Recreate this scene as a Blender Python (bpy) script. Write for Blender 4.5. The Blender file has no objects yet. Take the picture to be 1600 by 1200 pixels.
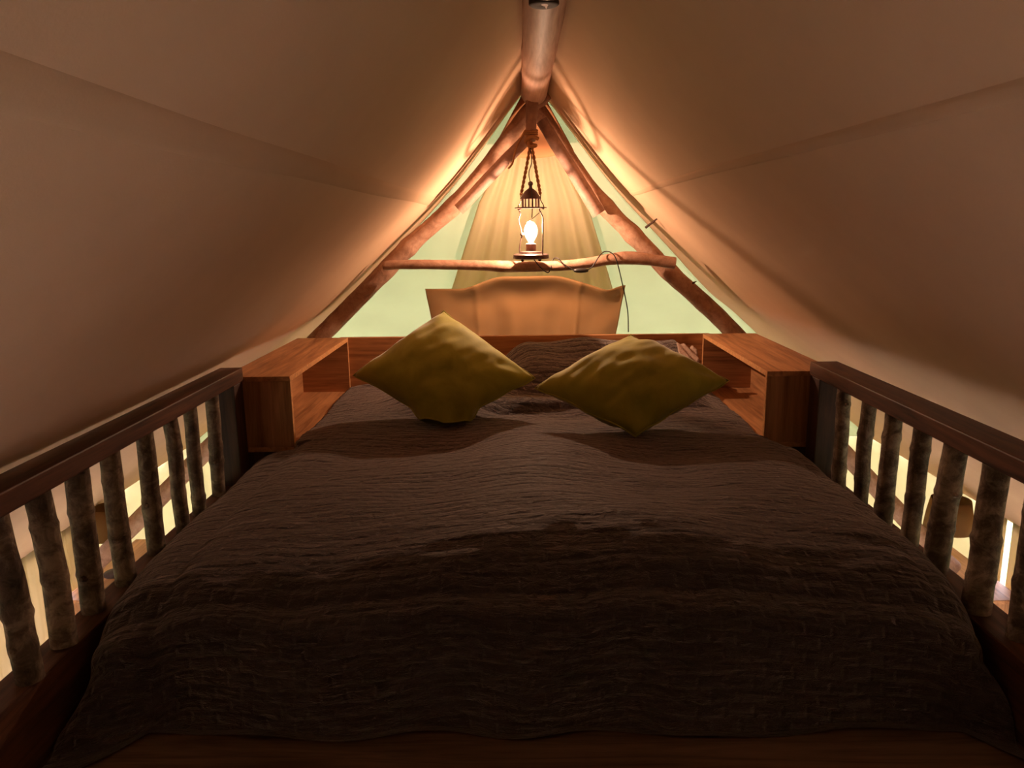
import bpy, bmesh, math, random
from mathutils import Vector, Matrix, noise as mnoise
random.seed(7)
SC = bpy.context.scene
COL = SC.collection

# ---------------------------------------------------------------- camera, world, exposure
def make_camera():
    y, p, r = math.radians(0.5), math.radians(11.7), math.radians(0.7)
    f = Vector((-math.sin(y) * math.cos(p), math.cos(y) * math.cos(p), -math.sin(p)))
    rt = Vector((math.cos(y), math.sin(y), 0.0))
    up = rt.cross(f)
    rt2 = rt * math.cos(r) - up * math.sin(r)
    up2 = up * math.cos(r) + rt * math.sin(r)
    cd = bpy.data.cameras.new('camera')
    cd.sensor_width = 36.0
    cd.lens = 36.0 * 1200.0 / 1600.0
    cd.clip_start = 0.02
    cam = bpy.data.objects.new('camera', cd)
    COL.objects.link(cam)
    m = Matrix((rt2, up2, -f)).transposed().to_4x4()
    cam.matrix_world = m
    SC.camera = cam
make_camera()

WORLD_STRENGTH = 22.0
WORLD_COLOR = (0.90, 0.82, 0.92, 1)
BULB_STRENGTH = 25000.0
BULB_COLOR = (1.0, 0.61, 0.39, 1)
w = bpy.data.worlds.new('overcast_sky')
SC.world = w
w.use_nodes = True
bg = w.node_tree.nodes['Background']
bg.inputs['Color'].default_value = WORLD_COLOR
bg.inputs['Strength'].default_value = WORLD_STRENGTH
vs = SC.view_settings
SC.display_settings.display_device = 'sRGB'
vs.view_transform = 'Standard'
vs.look = 'None'
vs.exposure = 0.0
vs.gamma = 1.0
vs.use_curve_mapping = False

# ---------------------------------------------------------------- materials
def lin(r, g, b):
    def f(c):
        c /= 255.0
        return c / 12.92 if c <= 0.04045 else ((c + 0.055) / 1.055) ** 2.4
    return (f(r), f(g), f(b), 1.0)

class NT:
    def __init__(s, name):
        s.m = bpy.data.materials.new(name)
        s.m.use_nodes = True
        s.t = s.m.node_tree
        s.t.nodes.clear()
        s.out = s.n('ShaderNodeOutputMaterial')
    def n(s, typ, **kw):
        nd = s.t.nodes.new(typ)
        for k, v in kw.items():
            if k.startswith('i_'):
                key = k[2:].replace('_', ' ')
                nd.inputs[key].default_value = v
            else:
                setattr(nd, k, v)
        return nd
    def l(s, a, b):
        s.t.links.new(a, b)
    def coord(s, kind='Object', scale=(1, 1, 1), rot=(0, 0, 0)):
        tc = s.n('ShaderNodeTexCoord')
        mp = s.n('ShaderNodeMapping')
        mp.inputs['Scale'].default_value = scale
        mp.inputs['Rotation'].default_value = rot
        s.l(tc.outputs[kind], mp.inputs['Vector'])
        return mp.outputs['Vector']
    def noise(s, vec, scale, detail=4, rough=0.55, dist=0.0):
        nd = s.n('ShaderNodeTexNoise')
        nd.inputs['Scale'].default_value = scale
        nd.inputs['Detail'].default_value = detail
        nd.inputs['Roughness'].default_value = rough
        nd.inputs['Distortion'].default_value = dist
        s.l(vec, nd.inputs['Vector'])
        return nd.outputs['Fac']
    def ramp(s, fac, stops):
        nd = s.n('ShaderNodeValToRGB')
        el = nd.color_ramp.elements
        el[0].position, el[0].color = stops[0]
        el[1].position, el[1].color = stops[-1]
        for p, c in stops[1:-1]:
            e = el.new(p); e.color = c
        s.l(fac, nd.inputs['Fac'])
        return nd.outputs['Color']
    def bump(s, h, strength, dist, normal=None):
        nd = s.n('ShaderNodeBump')
        nd.inputs['Strength'].default_value = strength
        nd.inputs['Distance'].default_value = dist
        s.l(h, nd.inputs['Height'])
        if normal: s.l(normal, nd.inputs['Normal'])
        return nd.outputs['Normal']
    def pbsdf(s, color, rough=0.6, normal=None, metallic=0.0, spec=0.4, **kw):
        nd = s.n('ShaderNodeBsdfPrincipled')
        if hasattr(color, 'links'): s.l(color, nd.inputs['Base Color'])
        else: nd.inputs['Base Color'].default_value = color
        nd.inputs['Roughness'].default_value = rough
        nd.inputs['Metallic'].default_value = metallic
        nd.inputs['Specular IOR Level'].default_value = spec
        for k, v in kw.items(): nd.inputs[k.replace('_', ' ')].default_value = v
        if normal: s.l(normal, nd.inputs['Normal'])
        s.l(nd.outputs[0], s.out.inputs['Surface'])
        return nd

def m_wood(name, dark, light, axis='Y', rough=0.5, fine=1.0, spec=0.3, bump=0.15, knots=False):
    t = NT(name)
    sc = {'X': (1, 14, 14), 'Y': (14, 1, 14), 'Z': (14, 14, 1)}[axis]
    v = t.coord('Object', sc)
    a = t.noise(v, 2.2 * fine, 6, 0.6, 1.2)
    v2 = t.coord('Object', tuple(c * 4 for c in sc))
    b = t.noise(v2, 3.0 * fine, 3, 0.6)
    mx = t.n('ShaderNodeMath', operation='MULTIPLY_ADD')
    t.l(b, mx.inputs[0]); mx.inputs[1].default_value = 0.35; t.l(a, mx.inputs[2])
    c = t.ramp(mx.outputs[0], [(0.48, dark), (0.82, light)])
    t.pbsdf(c, rough, t.bump(mx.outputs[0], bump, 0.003), spec=spec)
    return t.m

def m_bark(name, dark, mid, light, rough=0.75):
    t = NT(name)
    v = t.coord('Object', (1, 1, 1))
    a = t.noise(v, 26, 6, 0.7, 0.5)
    b = t.noise(v, 7, 3, 0.6)
    mx = t.n('ShaderNodeMath', operation='MULTIPLY_ADD')
    t.l(b, mx.inputs[0]); mx.inputs[1].default_value = 0.6; t.l(a, mx.inputs[2])
    c = t.ramp(mx.outputs[0], [(0.55, dark), (0.78, mid), (1.0, light)])
    t.pbsdf(c, rough, t.bump(a, 0.6, 0.006), spec=0.25)
    return t.m

def m_canvas(name, diff, trans, mixf, var=0.06, weave=True):
    """woven canvas: reflects, and lets some of the daylight behind it through"""
    t = NT(name)
    v = t.coord('Object')
    a = t.noise(v, 3.0, 5, 0.6)
    mp = t.n('ShaderNodeMapRange')
    t.l(a, mp.inputs['Value'])
    mp.inputs['From Min'].default_value = 0.3; mp.inputs['From Max'].default_value = 0.7
    mp.inputs['To Min'].default_value = 1 - var; mp.inputs['To Max'].default_value = 1 + var
    fine = t.noise(v, 240, 2, 0.5)
    nrm = t.bump(fine, 0.12, 0.002)
    def shade(col):
        x = t.n('ShaderNodeVectorMath', operation='SCALE')
        x.inputs[0].default_value = col[:3]
        t.l(mp.outputs[0], x.inputs['Scale'])
        return x.outputs[0]
    d = t.n('ShaderNodeBsdfDiffuse'); t.l(shade(diff), d.inputs['Color']); t.l(nrm, d.inputs['Normal'])
    if mixf <= 0:
        t.l(d.outputs[0], t.out.inputs['Surface']); return t.m
    tr = t.n('ShaderNodeBsdfTranslucent'); t.l(shade(trans), tr.inputs['Color'])
    mx = t.n('ShaderNodeMixShader'); mx.inputs[0].default_value = mixf
    t.l(d.outputs[0], mx.inputs[1]); t.l(tr.outputs[0], mx.inputs[2])
    t.l(mx.outputs[0], t.out.inputs['Surface'])
    return t.m

def m_plain(name, col, rough=0.6, metallic=0.0, nscale=60, nb=0.15, spec=0.4):
    t = NT(name)
    v = t.coord('Object')
    a = t.noise(v, nscale, 4)
    hi = tuple(min(1, c * 1.25) for c in col[:3]) + (1,)
    lo = tuple(c * 0.75 for c in col[:3]) + (1,)
    t.pbsdf(t.ramp(a, [(0.3, lo), (0.7, hi)]), rough, t.bump(a, nb, 0.002), metallic, spec)
    return t.m

M = {}
M['roof'] = m_canvas('roof_canvas', lin(196, 164, 136), lin(150, 98, 68), 0.011, 0.04)
M['seam'] = m_canvas('roof_seam_canvas', lin(188, 156, 128), lin(136, 88, 60), 0.011, 0.04)  # a little darker than the roof, standing for the seam's shadow
M['hip'] = m_canvas('gable_canvas', lin(205, 200, 180), lin(142, 147, 121), 0.60, 0.035)
M['side'] = m_canvas('side_canvas', lin(215, 200, 160), lin(170, 164, 138), 0.65, 0.05)  # brighter, yellower than the gable canvas to stand for stronger daylight there
M['fan'] = m_canvas('liner_cloth', lin(226, 216, 192), lin(222, 204, 160), 0.70, 0.04)
M['flap'] = m_canvas('tan_canvas', lin(168, 130, 88), lin(150, 104, 60), 0.10, 0.05)
M['curtain'] = m_canvas('curtain_cloth', lin(220, 205, 172), lin(166, 150, 118), 0.42, 0.05)
M['patch'] = m_canvas('patch_canvas', lin(190, 135, 95), lin(190, 135, 95), 0.12, 0.05)
M['oak'] = m_wood('oak_board', lin(140, 92, 58), lin(196, 142, 96), 'Y', 0.5, 0.7)
M['oak_x'] = m_wood('oak_board_across', lin(128, 82, 50), lin(184, 128, 82), 'X', 0.5, 0.7)
M['oak_z'] = m_wood('oak_board_upright', lin(130, 88, 56), lin(178, 128, 86), 'Z', 0.5, 0.7)
M['edge'] = m_plain('pale_board_edge', lin(205, 150, 100), 0.5, 0, 90, 0.05)
M['dark'] = m_wood('dark_stained_wood', lin(52, 32, 24), lin(104, 68, 48), 'Y', 0.5, 0.8)
M['dark_z'] = m_wood('dark_stained_wood_upright', lin(46, 32, 28), lin(84, 60, 50), 'Z', 0.55, 0.8)
M['plank'] = m_wood('platform_wood', lin(84, 62, 46), lin(122, 94, 72), 'X', 0.6, 0.8)
M['lower_floor'] = m_wood('pale_floor_boards', lin(214, 204, 190), lin(236, 228, 216), 'Y', 0.6, 0.8)  # unseen floor, made very pale to bounce daylight up onto the roof
M['pole'] = m_wood('peeled_pole_wood', lin(158, 120, 104), lin(204, 164, 144), 'Y', 0.6, 0.5, 0.2, 0.25)
M['pale_pole'] = m_bark('pale_pole_bark', lin(112, 84, 70), lin(132, 100, 86), lin(146, 112, 96), 0.6)
M['raft'] = m_bark('rough_pole_bark', lin(126, 92, 72), lin(156, 118, 96), lin(176, 140, 116), 0.65)
M['cut'] = m_plain('cut_pole_end', lin(62, 40, 26), 0.8, 0, 40, 0.3)
M['bark'] = m_bark('grey_bark', lin(48, 38, 32), lin(104, 90, 76), lin(158, 144, 124), 0.8)
M['iron'] = m_plain('dark_lantern_metal', lin(78, 58, 52), 0.45, 0.6, 80, 0.1, 0.5)
M['socket'] = m_plain('socket_plastic', lin(150, 110, 100), 0.5, 0, 50, 0.05)
M['rope'] = m_plain('twisted_rope', lin(140, 96, 58), 0.9, 0, 400, 0.6)
M['cable'] = m_plain('black_cable', lin(34, 28, 24), 0.5, 0, 100, 0.02)
M['front'] = m_canvas('dark_front_canvas', lin(70, 56, 46), lin(70, 56, 46), 0.0, 0.05)  # unseen front wall, darkened to keep fill light off the bed foot
M['shade'] = m_canvas('lampshade_linen', lin(134, 100, 64), lin(140, 94, 48), 0.14, 0.08)
M['ground'] = m_plain('outdoor_grass', lin(96, 112, 70), 0.9, 0, 6, 0.3)
M['mattress'] = m_plain('mattress_ticking', lin(180, 170, 155), 0.9, 0, 200, 0.1)
M['lace'] = m_plain('pale_pillow_cloth', lin(165, 140, 125), 0.9, 0, 160, 0.3)

def m_quilt():
    t = NT('quilted_bed_cover')
    uv = t.coord('UV', (1, 1, 1))
    br = t.n('ShaderNodeTexBrick')
    br.offset = 0.5
    br.inputs['Scale'].default_value = 1.0
    br.inputs['Mortar Size'].default_value = 0.010
    br.inputs['Mortar Smooth'].default_value = 1.0
    br.inputs['Brick Width'].default_value = 0.058
    br.inputs['Row Height'].default_value = 0.031
    # distort uv a little so the stitching wanders
    nz = t.n('ShaderNodeTexNoise'); nz.inputs['Scale'].default_value = 9; nz.inputs['Detail'].default_value = 2
    t.l(uv, nz.inputs['Vector'])
    sub = t.n('ShaderNodeVectorMath', operation='SUBTRACT'); t.l(nz.outputs['Color'], sub.inputs[0]); sub.inputs[1].default_value = (.5, .5, .5)
    scl = t.n('ShaderNodeVectorMath', operation='SCALE'); t.l(sub.outputs[0], scl.inputs[0]); scl.inputs['Scale'].default_value = 0.03
    add = t.n('ShaderNodeVectorMath', operation='ADD'); t.l(uv, add.inputs[0]); t.l(scl.outputs[0], add.inputs[1])
    t.l(add.outputs[0], br.inputs['Vector'])
    inv = t.n('ShaderNodeMath', operation='SUBTRACT'); inv.inputs[0].default_value = 1.0; t.l(br.outputs['Fac'], inv.inputs[1])
    uv2 = t.coord('UV', (16, 62, 1))
    wr = t.noise(uv2, 1.0, 5, 0.65, 0.6)
    uv3 = t.coord('UV', (60, 60, 1))
    fn = t.noise(uv3, 6.0, 3, 0.6)
    n1 = t.bump(inv.outputs[0], 0.7, 0.007)
    n2 = t.bump(wr, 0.9, 0.024, n1)
    n3 = t.bump(fn, 0.35, 0.003, n2)
    c = t.ramp(wr, [(0.25, lin(55, 45, 44)), (0.75, lin(73, 60, 58))])
    t.pbsdf(c, 0.7, n3, 0, 0.26, Sheen_Weight=0.5, Sheen_Roughness=0.42, Sheen_Tint=(1.0, 0.84, 0.76, 1))
    return t.m
M['quilt'] = m_quilt()

def m_velvet():
    t = NT('olive_velvet')
    v = t.coord('Object')
    a = t.noise(v, 9, 4, 0.6, 0.8)
    b = t.noise(v, 300, 2)
    c = t.ramp(a, [(0.25, lin(126, 124, 32)), (0.75, lin(158, 153, 52))])
    t.pbsdf(c, 0.7, t.bump(b, 0.15, 0.002), 0, 0.2, Sheen_Weight=0.35, Sheen_Roughness=0.4)
    return t.m
M['velvet'] = m_velvet()

def m_filament():
    t = NT('glowing_filament')
    e = t.n('ShaderNodeEmission')
    e.inputs['Color'].default_value = BULB_COLOR
    e.inputs['Strength'].default_value = BULB_STRENGTH
    t.l(e.outputs[0], t.out.inputs['Surface'])
    return t.m
M['filament'] = m_filament()
def m_bulb():
    """thin warm glass: lets the filament's light out and glows a little itself"""
    t = NT('lit_bulb_glass')
    e = t.n('ShaderNodeEmission')
    e.inputs['Color'].default_value = (1.0, 0.78, 0.55, 1)
    e.inputs['Strength'].default_value = 6.0
    tr = t.n('ShaderNodeBsdfTransparent')
    mx = t.n('ShaderNodeMixShader'); mx.inputs[0].default_value = 0.4
    t.l(tr.outputs[0], mx.inputs[1]); t.l(e.outputs[0], mx.inputs[2])
    t.l(mx.outputs[0], t.out.inputs['Surface'])
    return t.m
M['bulb'] = m_bulb()

# ---------------------------------------------------------------- mesh helpers (all coordinates are world metres)
class MB:
    def __init__(s): s.v, s.f, s.mi = [], [], []
    def add(s, vs_, fs, mi=0):
        o = len(s.v)
        s.v += [tuple(p) for p in vs_]
        for f in fs:
            s.f.append(tuple(i + o for i in f)); s.mi.append(mi)
        return s
    def box(s, x0, x1, y0, y1, z0, z1, bev=0.0, mi=0):
        x0, x1 = sorted((x0, x1)); y0, y1 = sorted((y0, y1)); z0, z1 = sorted((z0, z1))
        bm = bmesh.new()
        bmesh.ops.create_cube(bm, size=1)
        for v in bm.verts:
            v.co = ((x0 + x1) / 2 + v.co.x * (x1 - x0), (y0 + y1) / 2 + v.co.y * (y1 - y0), (z0 + z1) / 2 + v.co.z * (z1 - z0))
        if bev: bmesh.ops.bevel(bm, geom=bm.edges[:], offset=bev, segments=2, affect='EDGES', profile=0.6)
        bm.verts.index_update()
        s.add([v.co.copy() for v in bm.verts], [[v.index for v in f.verts] for f in bm.faces], mi)
        bm.free(); return s
    def tube(s, pts, rad, seg=12, rough=0.0, fq=9.0, caps=True, mi=0, capmi=None, seed=0):
        pts = [Vector(p) for p in pts]
        n = len(pts)
        if not hasattr(rad, '__len__'): rad = [rad] * n
        tang = [(pts[min(i + 1, n - 1)] - pts[max(i - 1, 0)]).normalized() for i in range(n)]
        a = Vector((0, 0, 1)) if abs(tang[0].z) < 0.9 else Vector((1, 0, 0))
        u = (a - tang[0] * a.dot(tang[0])).normalized()
        vs_, fs = [], []
        for i in range(n):
            u = (u - tang[i] * u.dot(tang[i])).normalized()
            w_ = tang[i].cross(u)
            for k in range(seg):
                th = 2 * math.pi * k / seg
                d = u * math.cos(th) + w_ * math.sin(th)
                r = rad[i]
                if rough:
                    q = (pts[i] + d * 0.05) * fq + Vector((seed * 3.1, seed * 1.7, 0))
                    r *= 1 + rough * mnoise.noise(q) + rough * 0.5 * mnoise.noise(q * 2.3)
                vs_.append(pts[i] + d * r)
        for i in range(n - 1):
            for k in range(seg):
                k2 = (k + 1) % seg
                fs.append((i * seg + k, i * seg + k2, (i + 1) * seg + k2, (i + 1) * seg + k))
        s.add(vs_, fs, mi)
        if caps:
            cm = mi if capmi is None else capmi
            s.add(vs_[:seg], [tuple(range(seg))[::-1]], cm)
            s.add(vs_[-seg:], [tuple(range(seg))], cm)
        return s
    def lathe(s, prof, c, seg=24, mi=0, close=True):
        vs_, fs = [], []
        for r, z in prof:
            for k in range(seg):
                th = 2 * math.pi * k / seg
                vs_.append((c[0] + r * math.cos(th), c[1] + r * math.sin(th), c[2] + z))
        n = len(prof)
        rng = range(n - 1)
        for i in rng:
            for k in range(seg):
                k2 = (k + 1) % seg
                fs.append((i * seg + k, i * seg + k2, (i + 1) * seg + k2, (i + 1) * seg + k))
        if close:
            if prof[0][0] > 1e-6: fs.append(tuple(range(seg))[::-1])
            if prof[-1][0] > 1e-6: fs.append(tuple((n - 1) * seg + k for k in range(seg)))
        s.add(vs_, fs, mi); return s
    def grid(s, fn, nu, nv, mi=0):
        vs_ = [fn(i / nu, j / nv) for j in range(nv + 1) for i in range(nu + 1)]
        fs = [(j * (nu + 1) + i, j * (nu + 1) + i + 1, (j + 1) * (nu + 1) + i + 1, (j + 1) * (nu + 1) + i) for j in range(nv) for i in range(nu)]
        s.add(vs_, fs, mi); return s
    def build(s, name, mats, parent=None, smooth=True, solid=0.0, weld=False, auto=None):
        me = bpy.data.meshes.new(name)
        base = Vector((0, 0, 0))
        me.from_pydata([tuple(v) for v in s.v], [], s.f)
        if not isinstance(mats, (list, tuple)): mats = [mats]
        for m in mats: me.materials.append(m)
        me.polygons.foreach_set('material_index', s.mi)
        me.polygons.foreach_set('use_smooth', [smooth] * len(s.f))
        me.update()
        if weld:
            bm = bmesh.new(); bm.from_mesh(me)
            bmesh.ops.remove_doubles(bm, verts=bm.verts[:], dist=1e-5)
            bm.to_mesh(me); bm.free()
        o = bpy.data.objects.new(name, me)
        COL.objects.link(o)
        if auto:
            me.set_sharp_from_angle(angle=math.radians(auto))
        if solid:
            md = o.modifiers.new('thickness', 'SOLIDIFY'); md.thickness = solid; md.offset = 0
        if parent is not None:
            o.parent = parent
            L = parent.matrix_basis.translation
            if parent.parent is None:
                o.location = -L
        return o

def tag(o, label=None, cat=None, group=None, kind=None):
    if label: o['label'] = label
    if cat: o['category'] = cat
    if group: o['group'] = group
    if kind: o['kind'] = kind
    return o
def thing(name, loc, label, cat, group=None):
    o = bpy.data.objects.new(name, None)
    o.empty_display_size = 0.05
    o.location = loc
    COL.objects.link(o)
    return tag(o, label, cat, group)
def struct(o): o['kind'] = 'structure'; return o
def wob(p, amp, fq, seed):
    q = Vector(p) * fq + Vector((seed * 5.3, seed * 2.9, seed))
    return Vector((mnoise.noise(q), mnoise.noise(q + Vector((9, 0, 0))), mnoise.noise(q + Vector((0, 9, 0))))) * amp
def smooth(a, b, x):
    t = max(0, min(1, (x - a) / (b - a))); return t * t * (3 - 2 * t)
def stick(p0, p1, r0, r1, n=24, amp=0.008, fq=2.5, seed=0, rough=0.08, seg=14, knots=(), bend=0.0, bdir=(0, 0, 1)):
    p0, p1 = Vector(p0), Vector(p1)
    pts, rad = [], []
    for i in range(n + 1):
        t = i / n
        p = p0.lerp(p1, t) + wob(p0.lerp(p1, t), amp, fq, seed) * math.sin(math.pi * min(1, max(0, t))) ** 0.5 + Vector(bdir) * bend * math.sin(math.pi * t)
        r = r0 + (r1 - r0) * t
        for kt, ks in knots:
            r *= 1 + ks * math.exp(-((t - kt) / 0.025) ** 2)
        pts.append(p); rad.append(r)
    m = MB(); m.tube(pts, rad, seg, rough, 14.0, True, 0, 1, seed)
    return m, pts, rad

# ---------------------------------------------------------------- tent shell
RX, RZ, APY = 0.08, 0.66, 3.86            # ridge line and its end
EL, ER, EZL, EZR = -2.42, 2.58, -1.56, -1.56  # eaves
HY, FY, GZ = 5.5, -1.3, -2.95             # back wall, front wall, ground level
PROF = [(0, .66), (.07, .585), (.385, .205), (.7, -.10), (1.02, -.39), (1.2, -.515), (1.6, -.83), (2.0, -1.16), (2.5, -1.56)]
def prof(d):                              # height of the slack canvas at distance d from the ridge line
    n = len(PROF)
    i = next((k for k in range(n - 1) if d <= PROF[k + 1][0]), n - 2)
    p0, p1, p2, p3 = PROF[max(i - 1, 0)], PROF[i], PROF[i + 1], PROF[min(i + 2, n - 1)]
    h = p2[0] - p1[0]; t = (d - p1[0]) / h
    m1 = (p2[1] - p0[1]) / max(p2[0] - p0[0], 1e-6); m2 = (p3[1] - p1[1]) / (p3[0] - p1[0])
    return (2 * t ** 3 - 3 * t * t + 1) * p1[1] + (t ** 3 - 2 * t * t + t) * h * m1 + (3 * t * t - 2 * t ** 3) * p2[1] + (t ** 3 - t * t) * h * m2
HIPY = [(0, 3.86), (.1, 3.87), (.2, 3.90), (.3, 3.93), (.4, 3.97), (.5, 4.02), (.6, 4.08), (.8, 4.22), (1.0, 4.40), (1.3, 4.68), (1.6, 4.95), (2.0, 5.22), (2.5, 5.5)]
def hip_y(v):                             # how far back the roof slope runs at distance 2.5 v from the ridge line
    d = 2.5 * v
    for (a, ya), (b, yb) in zip(HIPY, HIPY[1:]):
        if d <= b: return ya + (yb - ya) * (d - a) / (b - a)
    return HIPY[-1][1]
def roof_at(side, y, v):
    d = 2.5 * v
    k = 0.010 * mnoise.noise(Vector((d * 0.8, y * 0.9, side * 4))) * math.sin(math.pi * v)
    k += 0.004 * mnoise.noise(Vector((d * 2.6, y * 1.3, side * 7 + 2))) * min(1, v * 6)
    k *= 1 - smooth(3.4, 3.9, y)
    return Vector((RX + side * d, y, prof(d) - k))
def roof_fn(side):
    return lambda u, v: roof_at(side, FY + (hip_y(v) - FY) * u, v)
for side in (-1, 1):
    o = MB().grid(roof_fn(side), 110, 70).build('ceiling', M['roof'], None, True, 0.002)
    struct(o)
    o['label'] = 'beige canvas roof slope %s the bed' % ('left of' if side < 0 else 'right of')
    # lapped seam running the length of the slope
    v0 = 0.190 if side < 0 else 0.180
    wd = 0.008 if side < 0 else 0.004
    nn = Vector((-side * 0.70, 0, -0.71))
    MB().grid(lambda u, v, side=side: roof_at(side, -1.2 + 4.85 * u, v0 + (v - 0.5) * wd * 2) + nn * (0.004 * (1 - abs(2 * v - 1) ** 4)), 60, 6).build('seam', M['seam'], o, True)

# rear hip end (one translucent canvas panel running down from the end of the ridge)
def hip(u, v, off=0.0):
    d = 2.5 * v
    p = Vector((RX + (2 * u - 1) * d, hip_y(v), prof(d)))
    sagk = 0.06 * math.sin(math.pi * v) * math.sin(math.pi * u)
    n_ = Vector((0, -0.8, -0.58))
    return p + n_ * (off - sagk * 0.5) + Vector((0, 0, 0.004 * mnoise.noise(p * 3) * math.sin(math.pi * u)))
o = MB().grid(lambda u, v: hip(u, v), 60, 90).build('wall_back', M['hip'], None, True, 0.002); struct(o)
def wall(name, fn, nu, nv, mat):
    o = MB().grid(fn, nu, nv).build(name, mat, None, True, 0.003); return struct(o)
def rip(p, s): return 0.012 * mnoise.noise(Vector(p) * 2.2 + Vector((s, 0, 0)))
wall('wall_back', lambda u, v: (EL + (ER - EL) * u, HY + rip((u * 5, 0, v), 1), EZL + (EZR - EZL) * u + (GZ - EZL) * v), 40, 14, M['side'])
# side walls: closed canvas at the back, curtains further forward, then an unseen opening added to let fill light in
SLL, SLR = (3.695, 3.735), (3.765, 3.81)         # slits of daylight between the curtains
YL0, YR0 = 3.88, 3.98
for nm, ex, ez, y0 in (('wall_left', EL, EZL, YL0), ('wall_right', ER, EZR, YR0)):
    wall(nm, lambda u, v, ex=ex, ez=ez, y0=y0: (ex + rip((0, u * 4, v), ex), y0 + (HY - y0) * u, ez + (GZ - ez) * v), 24, 14, M['side'])
    wm = MB()
    for (ya, yb, za, zb) in ((FY, 2.95, ez, ez - .05), (FY, 2.95, GZ + .12, GZ), (FY, 1.4, ez - .05, GZ + .12), (2.85, 2.95, ez - .05, GZ + .12)):
        wm.grid(lambda u, v, ex=ex, ya=ya, yb=yb, za=za, zb=zb: (ex, ya + (yb - ya) * u, za + (zb - za) * v), 6, 3)
    struct(wm.build(nm, M['roof'], None, False, 0.003))
wall('wall_front', lambda u, v: (RX + ((EL if u < .5 else ER) - RX) * abs(2 * u - 1) * 1.0 if v > 0.5 else RX + ((EL if u < .5 else ER) - RX) * abs(2 * u - 1),
      FY, (RZ + (EZL - RZ) * abs(2 * u - 1)) * (1 - v) + GZ * v), 20, 10, M['front'])
struct(MB().box(EL - .05, ER + .05, FY - .05, HY + .05, GZ - 0.1, GZ).build('floor', M['lower_floor'], None, False))
struct(MB().grid(lambda u, v: (-30 + 60 * u, -26 + 60 * v, GZ - 0.12), 6, 6).build('ground', M['ground'], None, False))

def curtain(x, y0, y1, z0, z1, label, folds, amp, tabs=(), seed=0):
    z0 = EZL + 0.03
    t = thing('curtain', (x, (y0 + y1) / 2, z1), label, 'curtain', 'canvas curtains along the side walls')
    sg = 1 if x < 0 else -1
    def fn(u, v):
        y = y0 + (y1 - y0) * u; z = z0 + (z1 - z0) * v
        k = amp * (math.sin(u * folds * 2 * math.pi + seed) + 0.4 * math.sin(u * folds * 4.3 * math.pi + seed * 2)) * (0.5 + 0.5 * v)
        return (x + sg * (0.03 + k), y + 0.012 * math.sin(v * 5 + seed) * v, z)
    MB().grid(fn, 60, 16).build('cloth', M['curtain'], t, True, 0.003)
    for ty in tabs:
        MB().box(x + sg * 0.05, x + sg * 0.062, ty - .006, ty + .006, z0 - .10, z0 - .03, .002).build('tab', M['cut'], t)
    return t
curtain(EL, SLL[1], YL0 + .02, EZL, GZ + .02, 'narrow tan curtain between the daylight slit and the left lampshade', 2, 0.008, (), 1)
curtain(EL, 3.32, SLL[0], EZL, GZ + .02, 'tan curtain with two dark tabs on the left wall', 4, 0.010, (3.56, 3.60), 2)
curtain(EL, 2.90, 3.30, EZL - .02, GZ + .02, 'cream curtain behind the end of the left railing', 3, 0.02, (), 3)
curtain(ER, SLR[1], YR0 + .02, EZR, GZ + .02, 'narrow tan curtain between the daylight slit and the right lampshade', 2, 0.008, (), 4)
curtain(ER, 2.90, SLR[0], EZR, GZ + .02, 'wide tan curtain on the right wall before the daylight slit', 5, 0.014, (), 5)

# ---------------------------------------------------------------- poles
def pole_obj(name, label, group, m, mats, parent_loc=None):
    o = m.build(name, mats, None, True, 0, False, 50)
    return tag(o, label, 'pole', group)
# ridge pole, with a dark round knot hole underneath
m, pts, rad = stick((0.075, -1.25, 0.60), (0.083, 3.66, 0.585), 0.056, 0.059, 60, 0.006, 1.1, 3, 0.035, 24, ((0.74, .04), (0.83, .03)))
ridge = pole_obj('ridge_pole', 'thick pale ridge pole running along the peak of the canvas roof', None, m, [M['pole'], M['cut']])
m = MB().lathe([(0.001, -0.001), (0.012, -0.004), (0.034, -0.005), (0.038, -0.002), (0.038, 0.03)], (0.073, 2.062, 0.538), 24)
o = m.build('knot', M['cut'], ridge); o['label'] = 'dark round knot on the underside'
for (ky, kx, s_) in ((2.42, 0.07, .009), (3.0, 0.068, .007)):
    MB().lathe([(0.0001, -s_ * .5), (s_, -s_ * .2), (s_ * 1.2, s_)], (kx, ky, 0.5425), 10).build('nick', M['cut'], ridge)

# A-frame: two long rafters, two short splice poles in front of them
APX = 0.08
def spline(ps, n):
    ps = [Vector(p) for p in ps]; out = []
    N = len(ps) - 1
    for i in range(n + 1):
        t = i / n * N; k = min(int(t), N - 1); f = t - k
        p0, p1, p2, p3 = ps[max(k - 1, 0)], ps[k], ps[k + 1], ps[min(k + 2, N)]
        out.append(0.5 * ((2 * p1) + (p2 - p0) * f + (2 * p0 - 5 * p1 + 4 * p2 - p3) * f * f + (3 * p1 - p0 - 3 * p2 + p3) * f ** 3))
    return out
def raft(ps, y0, seed, knots):
    pts = spline([(x, y0 if i == 0 else (3.73 if i == 1 else 3.735), z) for i, (x, z) in enumerate(ps)], 90)
    rad = []
    for i in range(91):
        t = i / 90; r = 0.036 + 0.010 * t
        for kt, ks in knots: r *= 1 + ks * math.exp(-((t - kt) / 0.018) ** 2)
        rad.append(r)
    return MB().tube(pts, rad, 14, 0.07, 14, True, 0, 1, seed)
ml = raft([(.14, .592), (.036, .484), (-.133, .272), (-.305, .086), (-.494, -.073), (-.625, -.198), (-.799, -.364), (-.963, -.518), (-1.544, -1.06), (-2.18, -1.67), (-2.30, -1.785)], 3.725, 11, ((.3, .12), (.42, .15), (.5, .1)))
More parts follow.
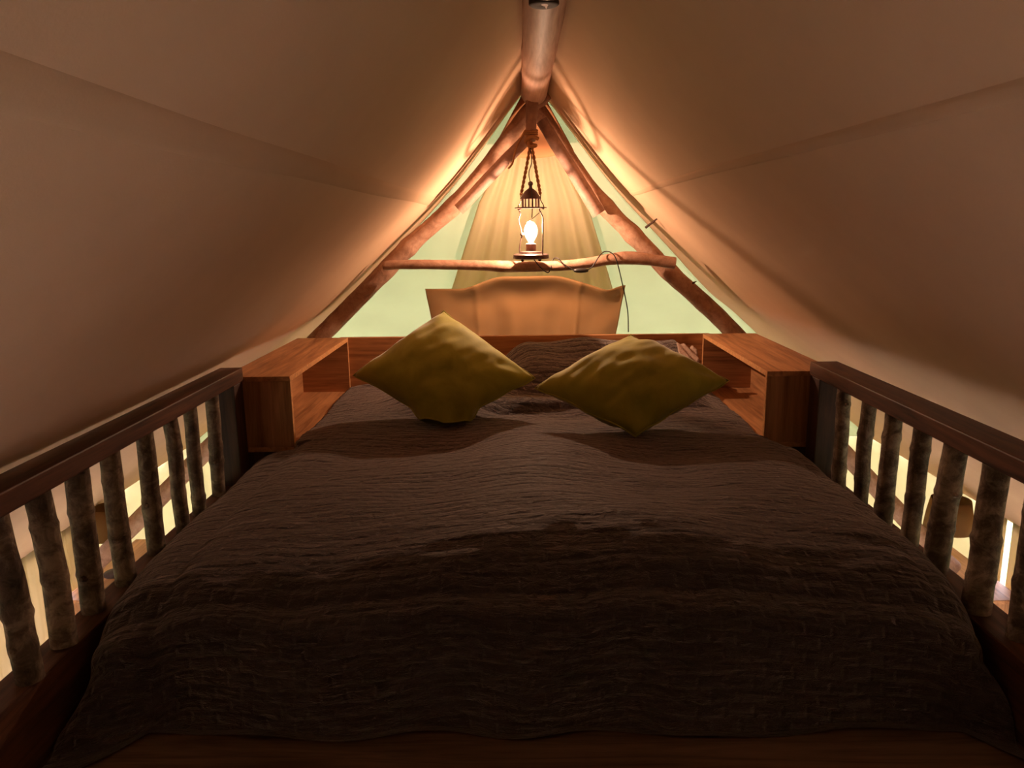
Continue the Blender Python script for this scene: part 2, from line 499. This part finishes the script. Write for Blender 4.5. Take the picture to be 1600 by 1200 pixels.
raftL = pole_obj('rafter_pole', 'long rough rafter pole left of the lantern, down behind the left shelf box', 'rafter poles of the gable frame', ml, [M['raft'], M['cut']])
mr = raft([(.06, .605), (.135, .474), (.285, .244), (.422, .078), (.585, -.086), (.725, -.224), (.879, -.362), (1.05, -.525), (1.61, -1.115), (2.09, -1.62), (2.25, -1.78)], 3.79, 12, ((.3, .12), (.38, .15), (.5, .1)))
raftR = pole_obj('rafter_pole', 'long rough rafter pole right of the lantern, down behind the right shelf box', 'rafter poles of the gable frame', mr, [M['raft'], M['cut']])
for o, (a, d) in ((raftL, ((-0.55, 3.66, -0.03), (-.02, -.02, .03))), (raftR, ((0.83, 3.66, -.28), (.012, -.02, .01))), (raftR, ((0.60, 3.66, -0.02), (.07, -.05, .06)))):
    MB().tube([a, Vector(a) + Vector(d) * .5, Vector(a) + Vector(d)], [.006, .004, .002], 8, .2).build('twig_and_shadow_stub', M['cut'], o)  # the last stub on the right rafter stands in for a thin shadow line
ms, _, _ = stick((0.075, 3.625, 0.405), (-0.268, 3.625, 0.072), 0.026, 0.028, 20, 0.006, 2.0, 5, 0.05, 14)
pole_obj('splice_pole', 'short pale splice pole lashed over the left rafter', 'splice poles at the gable peak', ms, [M['pale_pole'], M['cut']])
ms, _, _ = stick((0.115, 3.635, 0.46), (0.378, 3.635, 0.045), 0.026, 0.033, 20, 0.006, 2.0, 6, 0.05, 14)
pole_obj('splice_pole', 'short pale splice pole with rounded end on the right rafter', 'splice poles at the gable peak', ms, [M['pale_pole'], M['cut']])
m, _, _ = stick((0.072, 3.575, 0.535), (0.066, 3.575, 0.365), 0.028, 0.022, 10, 0.002, 3, 8, 0.06, 14)
pole_obj('peg', 'short blunt wooden peg under the end of the ridge pole, carrying the lantern rope', None, m, [M['pale_pole'], M['cut']])
# wavy collar pole across the frame
cp = [(-0.625, 3.60, -0.180), (-0.55, 3.60, -0.174), (-0.40, 3.60, -0.176), (-0.2, 3.60, -0.181), (0.0, 3.60, -0.190), (0.2, 3.60, -0.188), (0.34, 3.60, -0.175), (0.44, 3.60, -0.160), (0.55, 3.60, -0.158), (0.66, 3.60, -0.172), (0.73, 3.60, -0.182)]
cpts = spline(cp, 60)
crad = [0.021 + 0.006 * (i / 60) + 0.004 * math.exp(-((i - 22) / 2.5) ** 2) + 0.005 * math.exp(-((i - 46) / 4) ** 2) - (0.006 if i == 0 else 0) for i in range(61)]
m = MB().tube(cpts, crad, 16, 0.06, 14, True, 0, 1, 4)
collar = pole_obj('collar_pole', 'wavy horizontal pole across the gable behind the lantern base', None, m, [M['raft'], M['cut']])

# ---------------------------------------------------------------- cloths hanging in the gable
def fan(u, v):
    # u across, v from the peak downwards along the hip; folds converge at the peak
    vv = 0.075 + 0.42 * v
    hw = 0.115 + 0.62 * min(v, .25) + 0.38 * max(0, min(v, .75) - .25)    # half width in metres
    uu = 0.5 + (u - 0.5) * hw / (2.5 * vv)
    p = hip(uu, vv)
    fold = (math.sin(u * 40) * 0.5 + math.sin(u * 61 + 1.3) * 0.35 + math.sin(u * 23 + .4) * 0.4) * 0.020 * (0.35 + v)
    edge = 0.02 * (math.exp(-((u - .08) / .05) ** 2) + math.exp(-((u - .92) / .05) ** 2))
    return p + Vector((0, -0.8, -0.58)) * (0.05 + fold + edge)
o = MB().grid(fan, 140, 40).build('liner_curtain', M['fan'], None, True, 0.002)
tag(o, 'cream gathered liner cloth fanning down from the gable peak behind the lantern', 'curtain')
def patch(u, v):
    x = RX + (u - .5) * (0.10 + 0.30 * v)
    z = 0.60 - 0.285 * v - 0.03 * math.sin(math.pi * u) * v + .03 * v
    y = 3.815 + 0.05 * v - 0.012 * math.sin(u * 9) * v
    return (x, y, z)
o = MB().grid(patch, 24, 14).build('peak_patch', M['patch'], None, True, 0.004)
tag(o, 'orange-brown canvas patch with curved hem under the roof peak', 'canvas patch')
def flap(u, v):
    X = -0.492 + 1.066 * u
    top = -0.328 + 0.066 * smooth(.16, .40, u) * (1 - smooth(.62, .92, u)) + 0.008 * smooth(.9, 1, u) - .012 * math.exp(-((u - .91) / .06) ** 2)
    z = top + (-0.76 - top) * v
    k = 0.016 * math.sin(u * 34) * smooth(.12, .45, v) * math.exp(-((u - .5) / .35) ** 2) + 0.012 * math.sin(u * 15 + 1)
    k += 0.014 * math.exp(-((u - .25) / .018) ** 2) + 0.014 * math.exp(-((u - .77) / .014) ** 2)
    k += 0.085 * math.exp(-(v / .11) ** 2) * smooth(.04, .25, u) * (1 - smooth(.75, .97, u)) + .05 * math.exp(-(v / .10) ** 2) * math.exp(-((u - .90) / .07) ** 2)
    k += 0.018 * math.sin(u * 27 + 1) * smooth(.25, .5, v) * math.exp(-((u - .5) / .3) ** 2)
    k += 0.02 * math.exp(-(v / .10) ** 2) * math.exp(-((u - .5) / .3) ** 2) - .03 * math.exp(-((v - .25) / .10) ** 2) * math.exp(-((u - .5) / .3) ** 2)
    k += 0.012 * mnoise.noise(Vector((u * 7, v * 4, 3)))
    x = X + 0.06 * v * (0.5 - u) * 2
    return (x, 4.12 - k + 0.10 * v, z)
o = MB().grid(flap, 120, 40).build('canvas_flap', M['flap'], None, True, 0.004)
tag(o, 'tan canvas window flap with billowed top edge standing behind the headboard', 'canvas flap')

# ---------------------------------------------------------------- loft platform, bed, shelf boxes
struct_loft = bpy.data.objects.new('loft_floor', None); COL.objects.link(struct_loft); struct_loft['kind'] = 'structure'
PZ = -1.07
ny = 18
for i in range(ny):
    a = 1.20 + (3.72 - 1.20) * i / ny
    MB().box(-1.12, 1.20, a + .002, a + (3.72 - 1.20) / ny - .002, PZ - .035, PZ - 0.001 * (i % 3), .003).build('plank', M['plank'], struct_loft, False)
for x in (-1.06, 1.13):
    MB().box(x - .05, x + .05, 1.20, 3.72, PZ - .16, PZ - .037, .004).build('joist', M['dark'], struct_loft, False)

BL, BR, BF, BH, BZ = -0.80, 0.93, 1.56, 3.62, -0.75
bed = thing('bed', (0.06, 2.65, PZ), 'wide loft bed with an orange-brown wooden headboard board', 'bed')
MB().box(-0.86, 0.92, 3.652, 3.68, PZ, -0.521, .003).build('headboard', M['oak_x'], bed, False)
MB().box(-0.79, 0.86, 1.62, 3.65, PZ + .001, PZ + .12, .01).build('base', M['dark'], bed, False)
MB().box(-0.765, 0.845, 1.64, 3.60, PZ + .121, BZ - .085, .035).build('mattress', M['mattress'], bed)

def gauss(x, y, cx, cy, sx, sy): return math.exp(-((x - cx) / sx) ** 2 - ((y - cy) / sy) ** 2)
def top_h(x, y):
    h = BZ
    # soft lumps of the duvet below
    h += 0.065 * gauss(x, y, 0.10, 1.76, 0.45, 0.24)
    h += 0.060 * gauss(x, y, 0.06, 2.32, 0.24, 0.42)
    h += 0.020 * gauss(x, y, -0.45, 2.05, 0.30, 0.35)
    h += 0.030 * gauss(x, y, 0.62, 2.15, 0.25, 0.45)
    # pillows under the cover at the head
    h += (0.222 - .02 * mnoise.noise(Vector((x * 5, y * 5, 2)))) * smooth(-.24, .06, x) * (1 - smooth(.72, .86, x)) * (.62 * smooth(3.22, 3.40, y) + .38 * smooth(3.36, 3.56, y)) * (1 - .15 * smooth(3.55, 3.64, y))
    h += 0.06 * smooth(-.2, .06, x) * (1 - smooth(.7, .84, x)) * smooth(3.0, 3.08, y) * (1 - smooth(3.12, 3.22, y))
    h += 0.15 * gauss(x, y, -0.29, 3.24, 0.20, 0.17)
    h -= 0.040 * gauss(x, y, -0.34, 2.58, 0.28, 0.13) + 0.02 * gauss(x, y, 0.50, 2.42, 0.22, 0.10)
    # creases
    d = y - (3.02 + 0.10 * (x + .1)); h -= 0.022 * math.exp(-(d / .018) ** 2) * smooth(-.2, -.05, x) * (1 - smooth(.3, .5, x))
    h += 0.016 * mnoise.noise(Vector((x * 3.2, y * 3.0, 1.5))) + 0.007 * mnoise.noise(Vector((x * 6, y * 9, 4.5)))
    h += 0.0045 * mnoise.noise(Vector((x * 9, y * 30, 8.5)))
    return h
def cover(s, t):
    """rest position on the cloth (s across, t along) to its draped position"""
    right = BR if t < 2.62 else BR - 0.06 * smooth(2.62, 2.72, t)
    left = BL
    ds = max(0, left - s, s - right); dt = max(0, BF - t)
    sx = -1 if s < left else 1
    cx = min(max(s, left), right); cy = max(t, BF)
    h = top_h(cx, cy)
    # the top curls down towards its rim
    e = min(cx - left, right - cx); ef = cy - BF
    h -= 0.030 * math.exp(-(e / .035) ** 1) * (0.4 if t > 2.68 else 1)
    h -= 0.075 * math.exp(-(ef / .075) ** 1)
    r = math.hypot(ds, dt)
    if r <= 0: return Vector((cx, cy, h))
    ph = math.atan2(dt, ds)
    # the rim rolls over as a quarter ellipse: wide at the sides (down to the railing), tighter at the foot
    cs, sn = math.cos(ph), math.sin(ph)
    sw = 0.165 if sx < 0 else 0.09
    W_ = math.hypot(sw * cs, 0.06 * sn); H_ = 0.10 * cs * cs + 0.06 * sn * sn
    arc = (W_ + H_) * 0.5 * math.pi / 2
    if r < arc:
        a = r / arc * math.pi / 2; out, dn = W_ * math.sin(a), H_ * (1 - math.cos(a))
    else:
        out, dn = W_, H_ + (r - arc)
    corner = math.sin(2 * ph) ** 2
    fl = (0.05 * cs * cs + 0.16 * sn * sn) * (1 - corner) + 0.75 * corner
    if t > 2.64 and ds > 0: fl = 0.0
    out += max(0, dn - H_) * fl
    dn *= math.sqrt(max(.2, 1 - (fl * .75) ** 2))
    out += 0.014 * math.sin(cx * 13 + cy * 9 + 1.1 * math.sin(cx * 5)) * min(1, dn / .15)
    if t > 2.64 and ds > 0: out = min(out, 0.012)
    z = max(h - dn, PZ + 0.006 + 0.004 * math.sin(cx * 20))
    p = Vector((cx + sx * out * math.cos(ph), cy - out * math.sin(ph), z))
    p.x = min(max(p.x, -0.974 + .004 * math.sin(t * 40)), 1.024 + .004 * math.sin(t * 37))
    return p
NS, NTT = 230, 250
S0, S1, T0, T1 = BL - 0.36, BR + 0.34, BF - 0.40, 3.640
mc = MB().grid(lambda u, v: cover(S0 + (S1 - S0) * u, T0 + (T1 - T0) * v), NS, NTT)
bc = mc.build('bed_cover', M['quilt'], None, True)
tag(bc, 'dark brown quilted cover with stitched brick pattern draped over the loft bed', 'bedspread')
uvl = bc.data.uv_layers.new(name='rest')
for lp in bc.data.loops:
    i = lp.vertex_index
    uvl.data[lp.index].uv = ((i % (NS + 1)) / NS * (S1 - S0), (i // (NS + 1)) / NTT * (T1 - T0))
# the pale corner of a pillow slip peeping out on the right, beside the cover
def slip(u, v):
    x = 0.73 + 0.09 * u; y = 3.42 + 0.09 * v
    z = top_h(x - .07 * u, y) + .005 + 0.02 * math.sin(u * 14 + v * 9) * u
    return (x, y, z - .02 * u)
o = MB().grid(slip, 14, 8).build('pillow_slip', M['lace'], None, True, 0.006)
tag(o, 'pale pillow slip corner peeping from the dark cover by the headboard', 'pillowcase')

def shelf_box(x_in, x_out, label):
    t = thing('shelf_box', ((x_in + x_out) / 2, 3.17, -0.80), label, 'shelf', 'open wooden shelf boxes beside the bed')
    y0, y1, zt, zb, th = 2.685, 3.650, -0.52, -0.80, 0.018
    s = 1 if x_out > x_in else -1
    MB().box(x_in, x_out, y0, y1, zt - th, zt, .0015).build('top_panel', M['oak'], t, False)
    MB().box(x_in, x_out, y0, y1, zb, zb + th, .0015).build('bottom_panel', M['oak'], t, False)
    MB().box(x_in, x_out, y0, y0 + th, zb + th, zt - th, .0015).build('front_panel', M['oak_z'], t, False)
    MB().box(x_in, x_out, y1 - th, y1, zb + th, zt - th, .0015).build('end_panel', M['oak_x'], t, False)
    MB().box(x_out - s * th, x_out, y0 + th, y1 - th, zb + th, zt - th, .0015).build('side_panel', M['oak'], t, False)
    MB().box(x_out, x_in + s * .012, y0 + .004, y1, PZ + .001, zb - .001, .002).build('dark_gap_board', M['dark_z'], t, False)  # dark board added where only a black gap shows below the box
    # pale banding along the open edge
    b = MB()
    b.box(x_in - s * .0015, x_in, y0, y1, zt - th, zt)
    b.box(x_in - s * .0015, x_in, y0, y0 + th, zb + th, zt - th)
    b.box(x_in - s * .0015, x_in, y1 - th, y1, zb + th, zt - th)
    b.build('edge_band', M['edge'], t, False)
    return t
shelf_box(-0.818, -1.06, 'open orange-brown shelf box at the head of the bed beside the left railing')
shelf_box(0.885, 1.135, 'open orange-brown shelf box at the head of the bed beside the right railing')

# ---------------------------------------------------------------- railings
def railing(xi, xo, ys, label, seed):
    xc = (xi + xo) / 2
    t = thing('railing', (xc, 1.9, PZ), label, 'railing', 'railings along the loft bed')
    MB().box(xi, xo, 1.16, 2.683, -0.533, -0.485, .004).build('handrail', M['dark'], t, False)
    MB().box(xi + (.004 if xi > 0 else -.004), xo, 2.597, 2.683, PZ, -0.534, .004).build('post', M['dark_z'], t, False)
    MB().box(xi + (.004 if xi > 0 else -.004), xo, 1.16, 1.245, PZ + .001, -0.534, .004).build('post', M['dark_z'], t, False)
    MB().box(xi, xo, 1.246, 2.596, PZ + 0.002, -0.895, .006).build('bottom_rail', M['dark'], t, False)
    rnd = random.Random(seed)
    for i, (y, r, lean) in enumerate(ys):
        p0 = (xc + rnd.uniform(-.004, .004), y, -0.534)
        p1 = (xc + lean + rnd.uniform(-.004, .004), y + rnd.uniform(-.01, .01), -0.896)
        kn = [(rnd.uniform(.15, .85), rnd.uniform(.06, .16)) for _ in range(2)]
        m, _, _ = stick(p0, p1, r * .92, r * rnd.uniform(.92, 1.04), 30, 0.006, 5, seed + i, 0.05, 14, kn)
        b = m.build('baluster', [M['bark'], M['cut']], t)
        for kt, _k in kn[:1]:
            q = Vector(p0).lerp(Vector(p1), kt); sg = rnd.choice((-1, 1))
            nb = MB().tube([q + Vector((0, sg * r * .7, 0)), q + Vector((0, sg * (r + .008), .004))], [.010, .005], 7, .2)
            nb.build('knot', M['bark'], b)
            b.children[0].location = (0, 0, 0)
railing(-0.982, -1.062, [(1.40, .027, .02), (1.545, .029, .015), (1.69, .029, .0), (1.84, .026, .0), (2.015, .025, .0), (2.165, .023, .01), (2.315, .023, .0), (2.50, .024, -.01)],
        'dark wooden railing with rough bark balusters on the left of the bed', 20)
railing(1.032, 1.128, [(1.38, .028, 0), (1.53, .028, .005), (1.665, .031, -.02), (1.835, .031, -.02), (1.995, .026, -.005), (2.15, .026, -.01), (2.315, .024, 0), (2.49, .024, 0)],
        'dark wooden railing with rough bark balusters on the right of the bed', 40)

# ---------------------------------------------------------------- cushions
def cushion(top, right, bottom, left, th, label, seed, blunt=0.0):
    bottom = (bottom[0], bottom[1], top_h(bottom[0], bottom[1]) + 0.012)
    A, B, C_, D = map(Vector, (top, right, bottom, left))   # A top, B right, C bottom, D left (corners of the square)
    n_ = (B - D).cross(A - C_).normalized()
    if n_.z < 0: n_ = -n_
    N = 44
    def pt(u, v, sgn):
        # u: A->B and D->C ; v: A->D and B->C
        # the bottom corner is folded blunt where it rests on the bed
        ex = max(0, (u + v) / 2 - .90) * .6 * blunt
        u, v = u - ex, v - ex
        p = (A * (1 - u) + B * u) * (1 - v) + (D * (1 - u) + C_ * u) * v
        tail = smooth(.80, .95, (u + v) / 2)
        p += (B - D) * ((u - v) * .5) * tail * .5 * blunt
        cu, cv = 2 * u - 1, 2 * v - 1
        mid = (A + B + C_ + D) / 4
        pull = 0.028 * (1 - cv * cv) * abs(cu) ** 3 + 0.028 * (1 - cu * cu) * abs(cv) ** 3
        p = p.lerp(mid, pull)
        p.z -= 0.02 * tail * blunt
        prof = max(0, (1 - cu * cu) * (1 - cv * cv)) ** 0.5
        k = th * prof * (1 if sgn > 0 else 0.75)
        # creases running in from corners and edges
        wr = 0.010 * mnoise.noise(Vector((u * 5, v * 5, seed))) + 0.006 * mnoise.noise(Vector((u * 11, v * 4, seed + 5)))
        wr += 0.014 * math.sin((u - v) * 16 + seed) * math.exp(-((1 - u) ** 2 + (1 - v) ** 2) / .10)
        wr += 0.008 * math.sin((u - v) * 22 + seed) * math.exp(-(u ** 2 + v ** 2) / .05)
        wr += 0.006 * math.sin((u + v) * 24) * math.exp(-((1 - u) ** 2 + v ** 2) / .06)
        wr *= min(1, prof * 3)
        q = p + n_ * (sgn * k + wr)
        # edge ripple
        q += n_ * 0.006 * math.sin(12 * (u + 1.7 * v) + seed) * (1 - min(1, prof * 2.5))
        fl = top_h(q.x, q.y) + 0.006
        if sgn < 0 and q.z < fl: q.z = min(fl, p.z + n_.z * k * .5) if fl > p.z + .1 else fl
        return q
    m = MB()
    m.grid(lambda u, v: pt(u, v, 1), N, N)
    m.grid(lambda u, v: pt(v, u, -1), N, N)
    o = m.build('cushion', M['velvet'], None, True, 0, True)
    tag(o, label, 'cushion', 'olive velvet cushions on the bed')
    # stitched seam lip all round
    loop = [pt(i / 20, 0, 1) for i in range(20)] + [pt(1, i / 20, 1) for i in range(20)] + [pt(1 - i / 20, 1, 1) for i in range(20)] + [pt(0, 1 - i / 20, 1) for i in range(21)]
    s = MB().tube(loop, 0.0035, 6, 0, 9, False).build('seam', M['velvet'], o)
    return o
cushion((-0.304, 3.15, -0.343), (0.065, 2.97, -0.594), (-0.279, 2.80, -0.712), (-0.653, 2.97, -0.571), 0.125,
        'olive velvet cushion standing steeper, its top corner before the tan flap', 3, 1.0)
cushion((0.440, 2.98, -0.428), (0.775, 2.78, -0.575), (0.405, 2.58, -0.712), (0.060, 2.76, -0.585), 0.12,
        'olive velvet cushion lying flatter, near the right shelf box', 9)

# ---------------------------------------------------------------- lantern and its rope, cord
LC = Vector((0.062, 3.50, -0.155))       # centre of the base, its underside
lan = thing('lantern', LC, 'dark metal hurricane lantern with a glowing bulb hanging from the gable peak', 'lantern')
lx, ly, lz = LC
MB().lathe([(0.0, 0.004), (0.070, 0.004), (0.080, 0.007), (0.080, 0.022), (0.072, 0.027), (0.055, 0.028), (0.050, 0.036), (0.030, 0.040), (0.0, 0.040)], LC, 32).build('base', M['iron'], lan, True, 0, False, 40)
for k in range(4):
    a = math.pi / 4 + k * math.pi / 2
    MB().lathe([(0.0001, -0.006), (0.006, -0.005), (0.007, 0.004)], (lx + .055 * math.cos(a), ly + .055 * math.sin(a), lz), 10).build('foot', M['iron'], lan)
MB().lathe([(0.0, 0.040), (0.023, 0.040), (0.023, 0.070), (0.019, 0.074), (0.0, 0.074)], LC, 20).build('socket', M['socket'], lan, True, 0, False, 40)
MB().lathe([(0.009, 0.073), (0.012, 0.080), (0.024, 0.100), (0.030, 0.117), (0.031, 0.134), (0.025, 0.152), (0.014, 0.166), (0.0, 0.172)], LC, 16).build('bulb', M['bulb'], lan)
MB().lathe([(0.0, .072), (0.004, .074), (0.003, .142), (0.0, .143)], LC, 8).build('filament_stem', M['edge'], lan)
MB().lathe([(0.0, -.010), (.005, -.007), (.007, 0), (.005, .007), (0.0, .010)], (lx, ly, lz + .152), 10).build('filament', M['filament'], lan)
# ring under the cap, cap with knob, slats between them
RZ0 = 0.226
MB().lathe([(0.066, RZ0), (0.071, RZ0), (0.072, RZ0 + .004), (0.066, RZ0 + .005), (0.066, RZ0)], LC, 40, 0, False).build('ring', M['iron'], lan, True, 0, False, 40)
for k in range(4):
    a = k * math.pi / 2 + .3
    MB().tube([(lx + .040 * math.cos(a), ly + .040 * math.sin(a), lz + RZ0 + .003), (lx + .067 * math.cos(a), ly + .067 * math.sin(a), lz + RZ0 + .003)], .002, 6).build('spoke', M['iron'], lan)
MB().lathe([(0.034, RZ0), (0.040, RZ0), (0.040, RZ0 + .006), (0.034, RZ0 + .006), (0.034, RZ0)], LC, 28, 0, False).build('collar_ring', M['iron'], lan, True, 0, False, 40)
for k in range(14):
    a = 2 * math.pi * k / 14
    MB().tube([(lx + .037 * math.cos(a), ly + .037 * math.sin(a), lz + RZ0 + .004), (lx + .037 * math.cos(a), ly + .037 * math.sin(a), lz + RZ0 + .042)], .0028, 6).build('slat', M['iron'], lan)
MB().lathe([(0.0, 0.044), (0.046, 0.040), (0.047, 0.045), (0.037, 0.058), (0.026, 0.074), (0.013, 0.084), (0.008, 0.087), (0.007, 0.097), (0.011, 0.102), (0.011, 0.110), (0.006, 0.116), (0.0, 0.117)], (lx, ly, lz + RZ0), 28).build('cap', M['iron'], lan, True, 0, False, 50)
AZ = math.radians(-47)
for k, az in enumerate((AZ, AZ + math.pi)):
    c, s = math.cos(az), math.sin(az)
    def P(r, z): return (lx + r * c, ly + r * s, lz + z)
    prof = [(.074, .02), (.075, .06), (.076, .12), (.077, .17), (.074, .190), (.062, .208), (.056, .216), (.058, .224)]
    if k: prof = [(.072, .02), (.074, .05), (.068, .08), (.060, .105), (.062, .13), (.076, .165), (.076, .185), (.066, .205), (.074, .218), (.062, .226)]
    MB().tube(spline([P(r, z) for r, z in prof], 36), .0030, 8).build('guard_wire', M['iron'], lan)
    # ear that takes the rope
    MB().tube(spline([P(.064, .228), P(.082, .222), P(.080, .238), P(.062, .262), P(.064, .282), P(.055, .284)], 24), .0022, 6).build('ear', M['iron'], lan)
c, s = math.cos(AZ + math.pi), math.sin(AZ + math.pi)
MB().lathe([(0.0, -.009), (.007, -.007), (.010, 0), (.007, .007), (0, .009)], (lx + .056 * c, ly + .056 * s, lz + .113), 12).build('wick_knob', M['iron'], lan)
MB().tube(spline([(lx - .02, ly - .04, lz + .165), (lx + .012, ly - .042, lz + .185), (lx + .045, ly - .035, lz + .214)], 14), .0016, 6).build('brace_wire', M['iron'], lan)

rope = thing('hanging_rope', (0.07, 3.52, 0.40), 'brown rope knotted round the ridge pole end, holding the lantern', 'rope')
e1 = (lx + .062 * math.cos(AZ), ly + .062 * math.sin(AZ), lz + .284); e2 = (lx - .062 * math.cos(AZ), ly - .062 * math.sin(AZ), lz + .284)
def twisted(pts, r, tw):
    m = MB(); n = len(pts)
    for k in range(2):
        q = []
        for i, p in enumerate(pts):
            a = i * tw + k * math.pi
            q.append(Vector(p) + Vector((math.cos(a), math.sin(a) * .6, math.sin(a) * .3)) * r * .62)
        m.tube(q, r * .72, 7)
    return m
kn = Vector((0.067, 3.545, 0.362))
for e in (e1, e2):
    twisted(spline([kn, kn.lerp(Vector(e), .5) + Vector((0, 0, -.004)), e], 44), .006, .9).build('strand', M['rope'], rope)
MB().tube(spline([kn + Vector((.03, 0, .01)), kn + Vector((.0, -.02, .018)), kn + Vector((-.024, 0, .0)), kn + Vector((0, .02, -.012)), kn + Vector((.02, -.01, -.02)), kn + Vector((-.012, -.015, -.02)), kn + Vector((-.004, .01, .02))], 40), .0085, 8, .12, 60).build('knot', M['rope'], rope)
for zz in (0.392, 0.402, 0.41):
    lp = [(0.068 + .027 * math.cos(i * math.pi / 10), 3.575 + .027 * math.sin(i * math.pi / 10), zz + .006 * math.sin(i * math.pi / 10)) for i in range(21)]
    MB().tube(lp, .0045, 7, .1, 60).build('loop', M['rope'], rope)
MB().tube(spline([(0.04, 3.54, 0.405), (0.0, 3.54, 0.33), (-0.016, 3.54, 0.27), (-0.036, 3.54, 0.245)], 24), .0045, 7, .15, 60).build('loose_end', M['rope'], rope)

cord = thing('power_cord', (0.3, 3.56, -0.17), 'thin black cord with inline switch wound round the collar pole', 'cord')
cps = [(lx + .01, ly + .02, lz + .006), (0.10, 3.54, -0.185), (0.135, 3.555, -0.215), (0.150, 3.56, -0.205), (0.165, 3.60, -0.16), (0.185, 3.572, -0.152), (0.215, 3.562, -0.180), (0.262, 3.556, -0.208)]
MB().tube(spline(cps, 50), .0026, 6).build('lead', M['cable'], cord)
cps = [(0.322, 3.556, -0.206), (0.345, 3.558, -0.19), (0.372, 3.562, -0.150), (0.40, 3.585, -0.126), (0.43, 3.572, -0.130), (0.455, 3.565, -0.165), (0.49, 3.585, -0.29), (0.515, 3.60, -0.40), (0.525, 3.63, -0.505)]
MB().tube(spline(cps, 60), .0026, 6).build('lead', M['cable'], cord)
b = MB()
b.lathe([(0.0, -.034), (.008, -.033), (.013, -.02), (.015, 0), (.013, .02), (.008, .033), (0, .034)], (0, 0, 0), 14)
b.v = [(0.292 + z, 3.556 + y * .8, -0.2085 + x * .75 ) for x, y, z in b.v]
b.build('switch', M['cable'], cord)
MB().tube(spline([(0.062, 3.53, 0.335), (0.068, 3.50, 0.27), (0.055, 3.495, 0.22), (0.066, 3.455, 0.15), (0.068, 3.452, 0.07), (0.066, 3.462, 0.03)], 40), .0022, 6).build('lead', M['cable'], cord)

# ---------------------------------------------------------------- lower storey seen between the balusters
def low_cabinet(x_out, x_in, y0, y1, label):
    t = thing('bedside_cabinet', ((x_in + x_out) / 2, (y0 + y1) / 2, GZ), label, 'cabinet', 'bedside cabinets on the floor below')
    zt = -1.85
    MB().box(x_in, x_out, y0, y1, zt - .02, zt, .004).build('top_panel', M['oak'], t, False)
    s = 1 if x_in < x_out else -1
    MB().box(x_in + s * .004, x_out - s * .004, y0 + .004, y1 - .004, GZ, zt - .021, .003).build('body', M['oak_z'], t, False)
    MB().box(x_in - s * .012, x_in + s * .0035, y0 + .03, y1 - .03, GZ + .08, zt - .05, .003).build('door', M['oak_z'], t, False)
    return t
low_cabinet(-2.345, -1.86, 3.60, 4.385, 'oak cabinet on the floor below, seen through the left railing')
low_cabinet(2.495, 2.0, 3.52, 4.31, 'oak cabinet on the floor below, seen through the right railing')
def table_lamp(x, y, sr, label, hstem=0.22, sh=0.17):
    t = thing('table_lamp', (x, y, -1.85), label, 'lamp', 'unlit table lamps on the cabinets below')
    c = (x, y, -1.849)
    MB().lathe([(0, 0), (.06, 0), (.06, .012), (.02, .02), (0, .02)], c, 20).build('base', M['cut'], t)
    MB().lathe([(.008, .02), (.008, hstem + .1)], c, 10).build('stem', M['cut'], t)
    m = MB().lathe([(sr, hstem), (sr * 0.93, hstem + sh * .5), (sr * 0.80, hstem + sh)], c, 36, 0, False)
    m.build('shade', M['shade'], t, True, 0.003)
    sp_ = MB()
    for k in range(3):
        a = k * 2.094
        sp_.tube([(x, y, c[2] + hstem + .1), (x + sr * .9 * math.cos(a), y + sr * .9 * math.sin(a), c[2] + hstem + .1)], .002, 5)
    sp_.build('shade_support', M['cut'], t)
    return t
table_lamp(-2.22, 3.90, 0.10, 'brown lampshade on the cabinet below, seen through the left railing')
table_lamp(2.30, 3.90, 0.12, 'brown lampshade on the cabinet below, seen through the right railing')
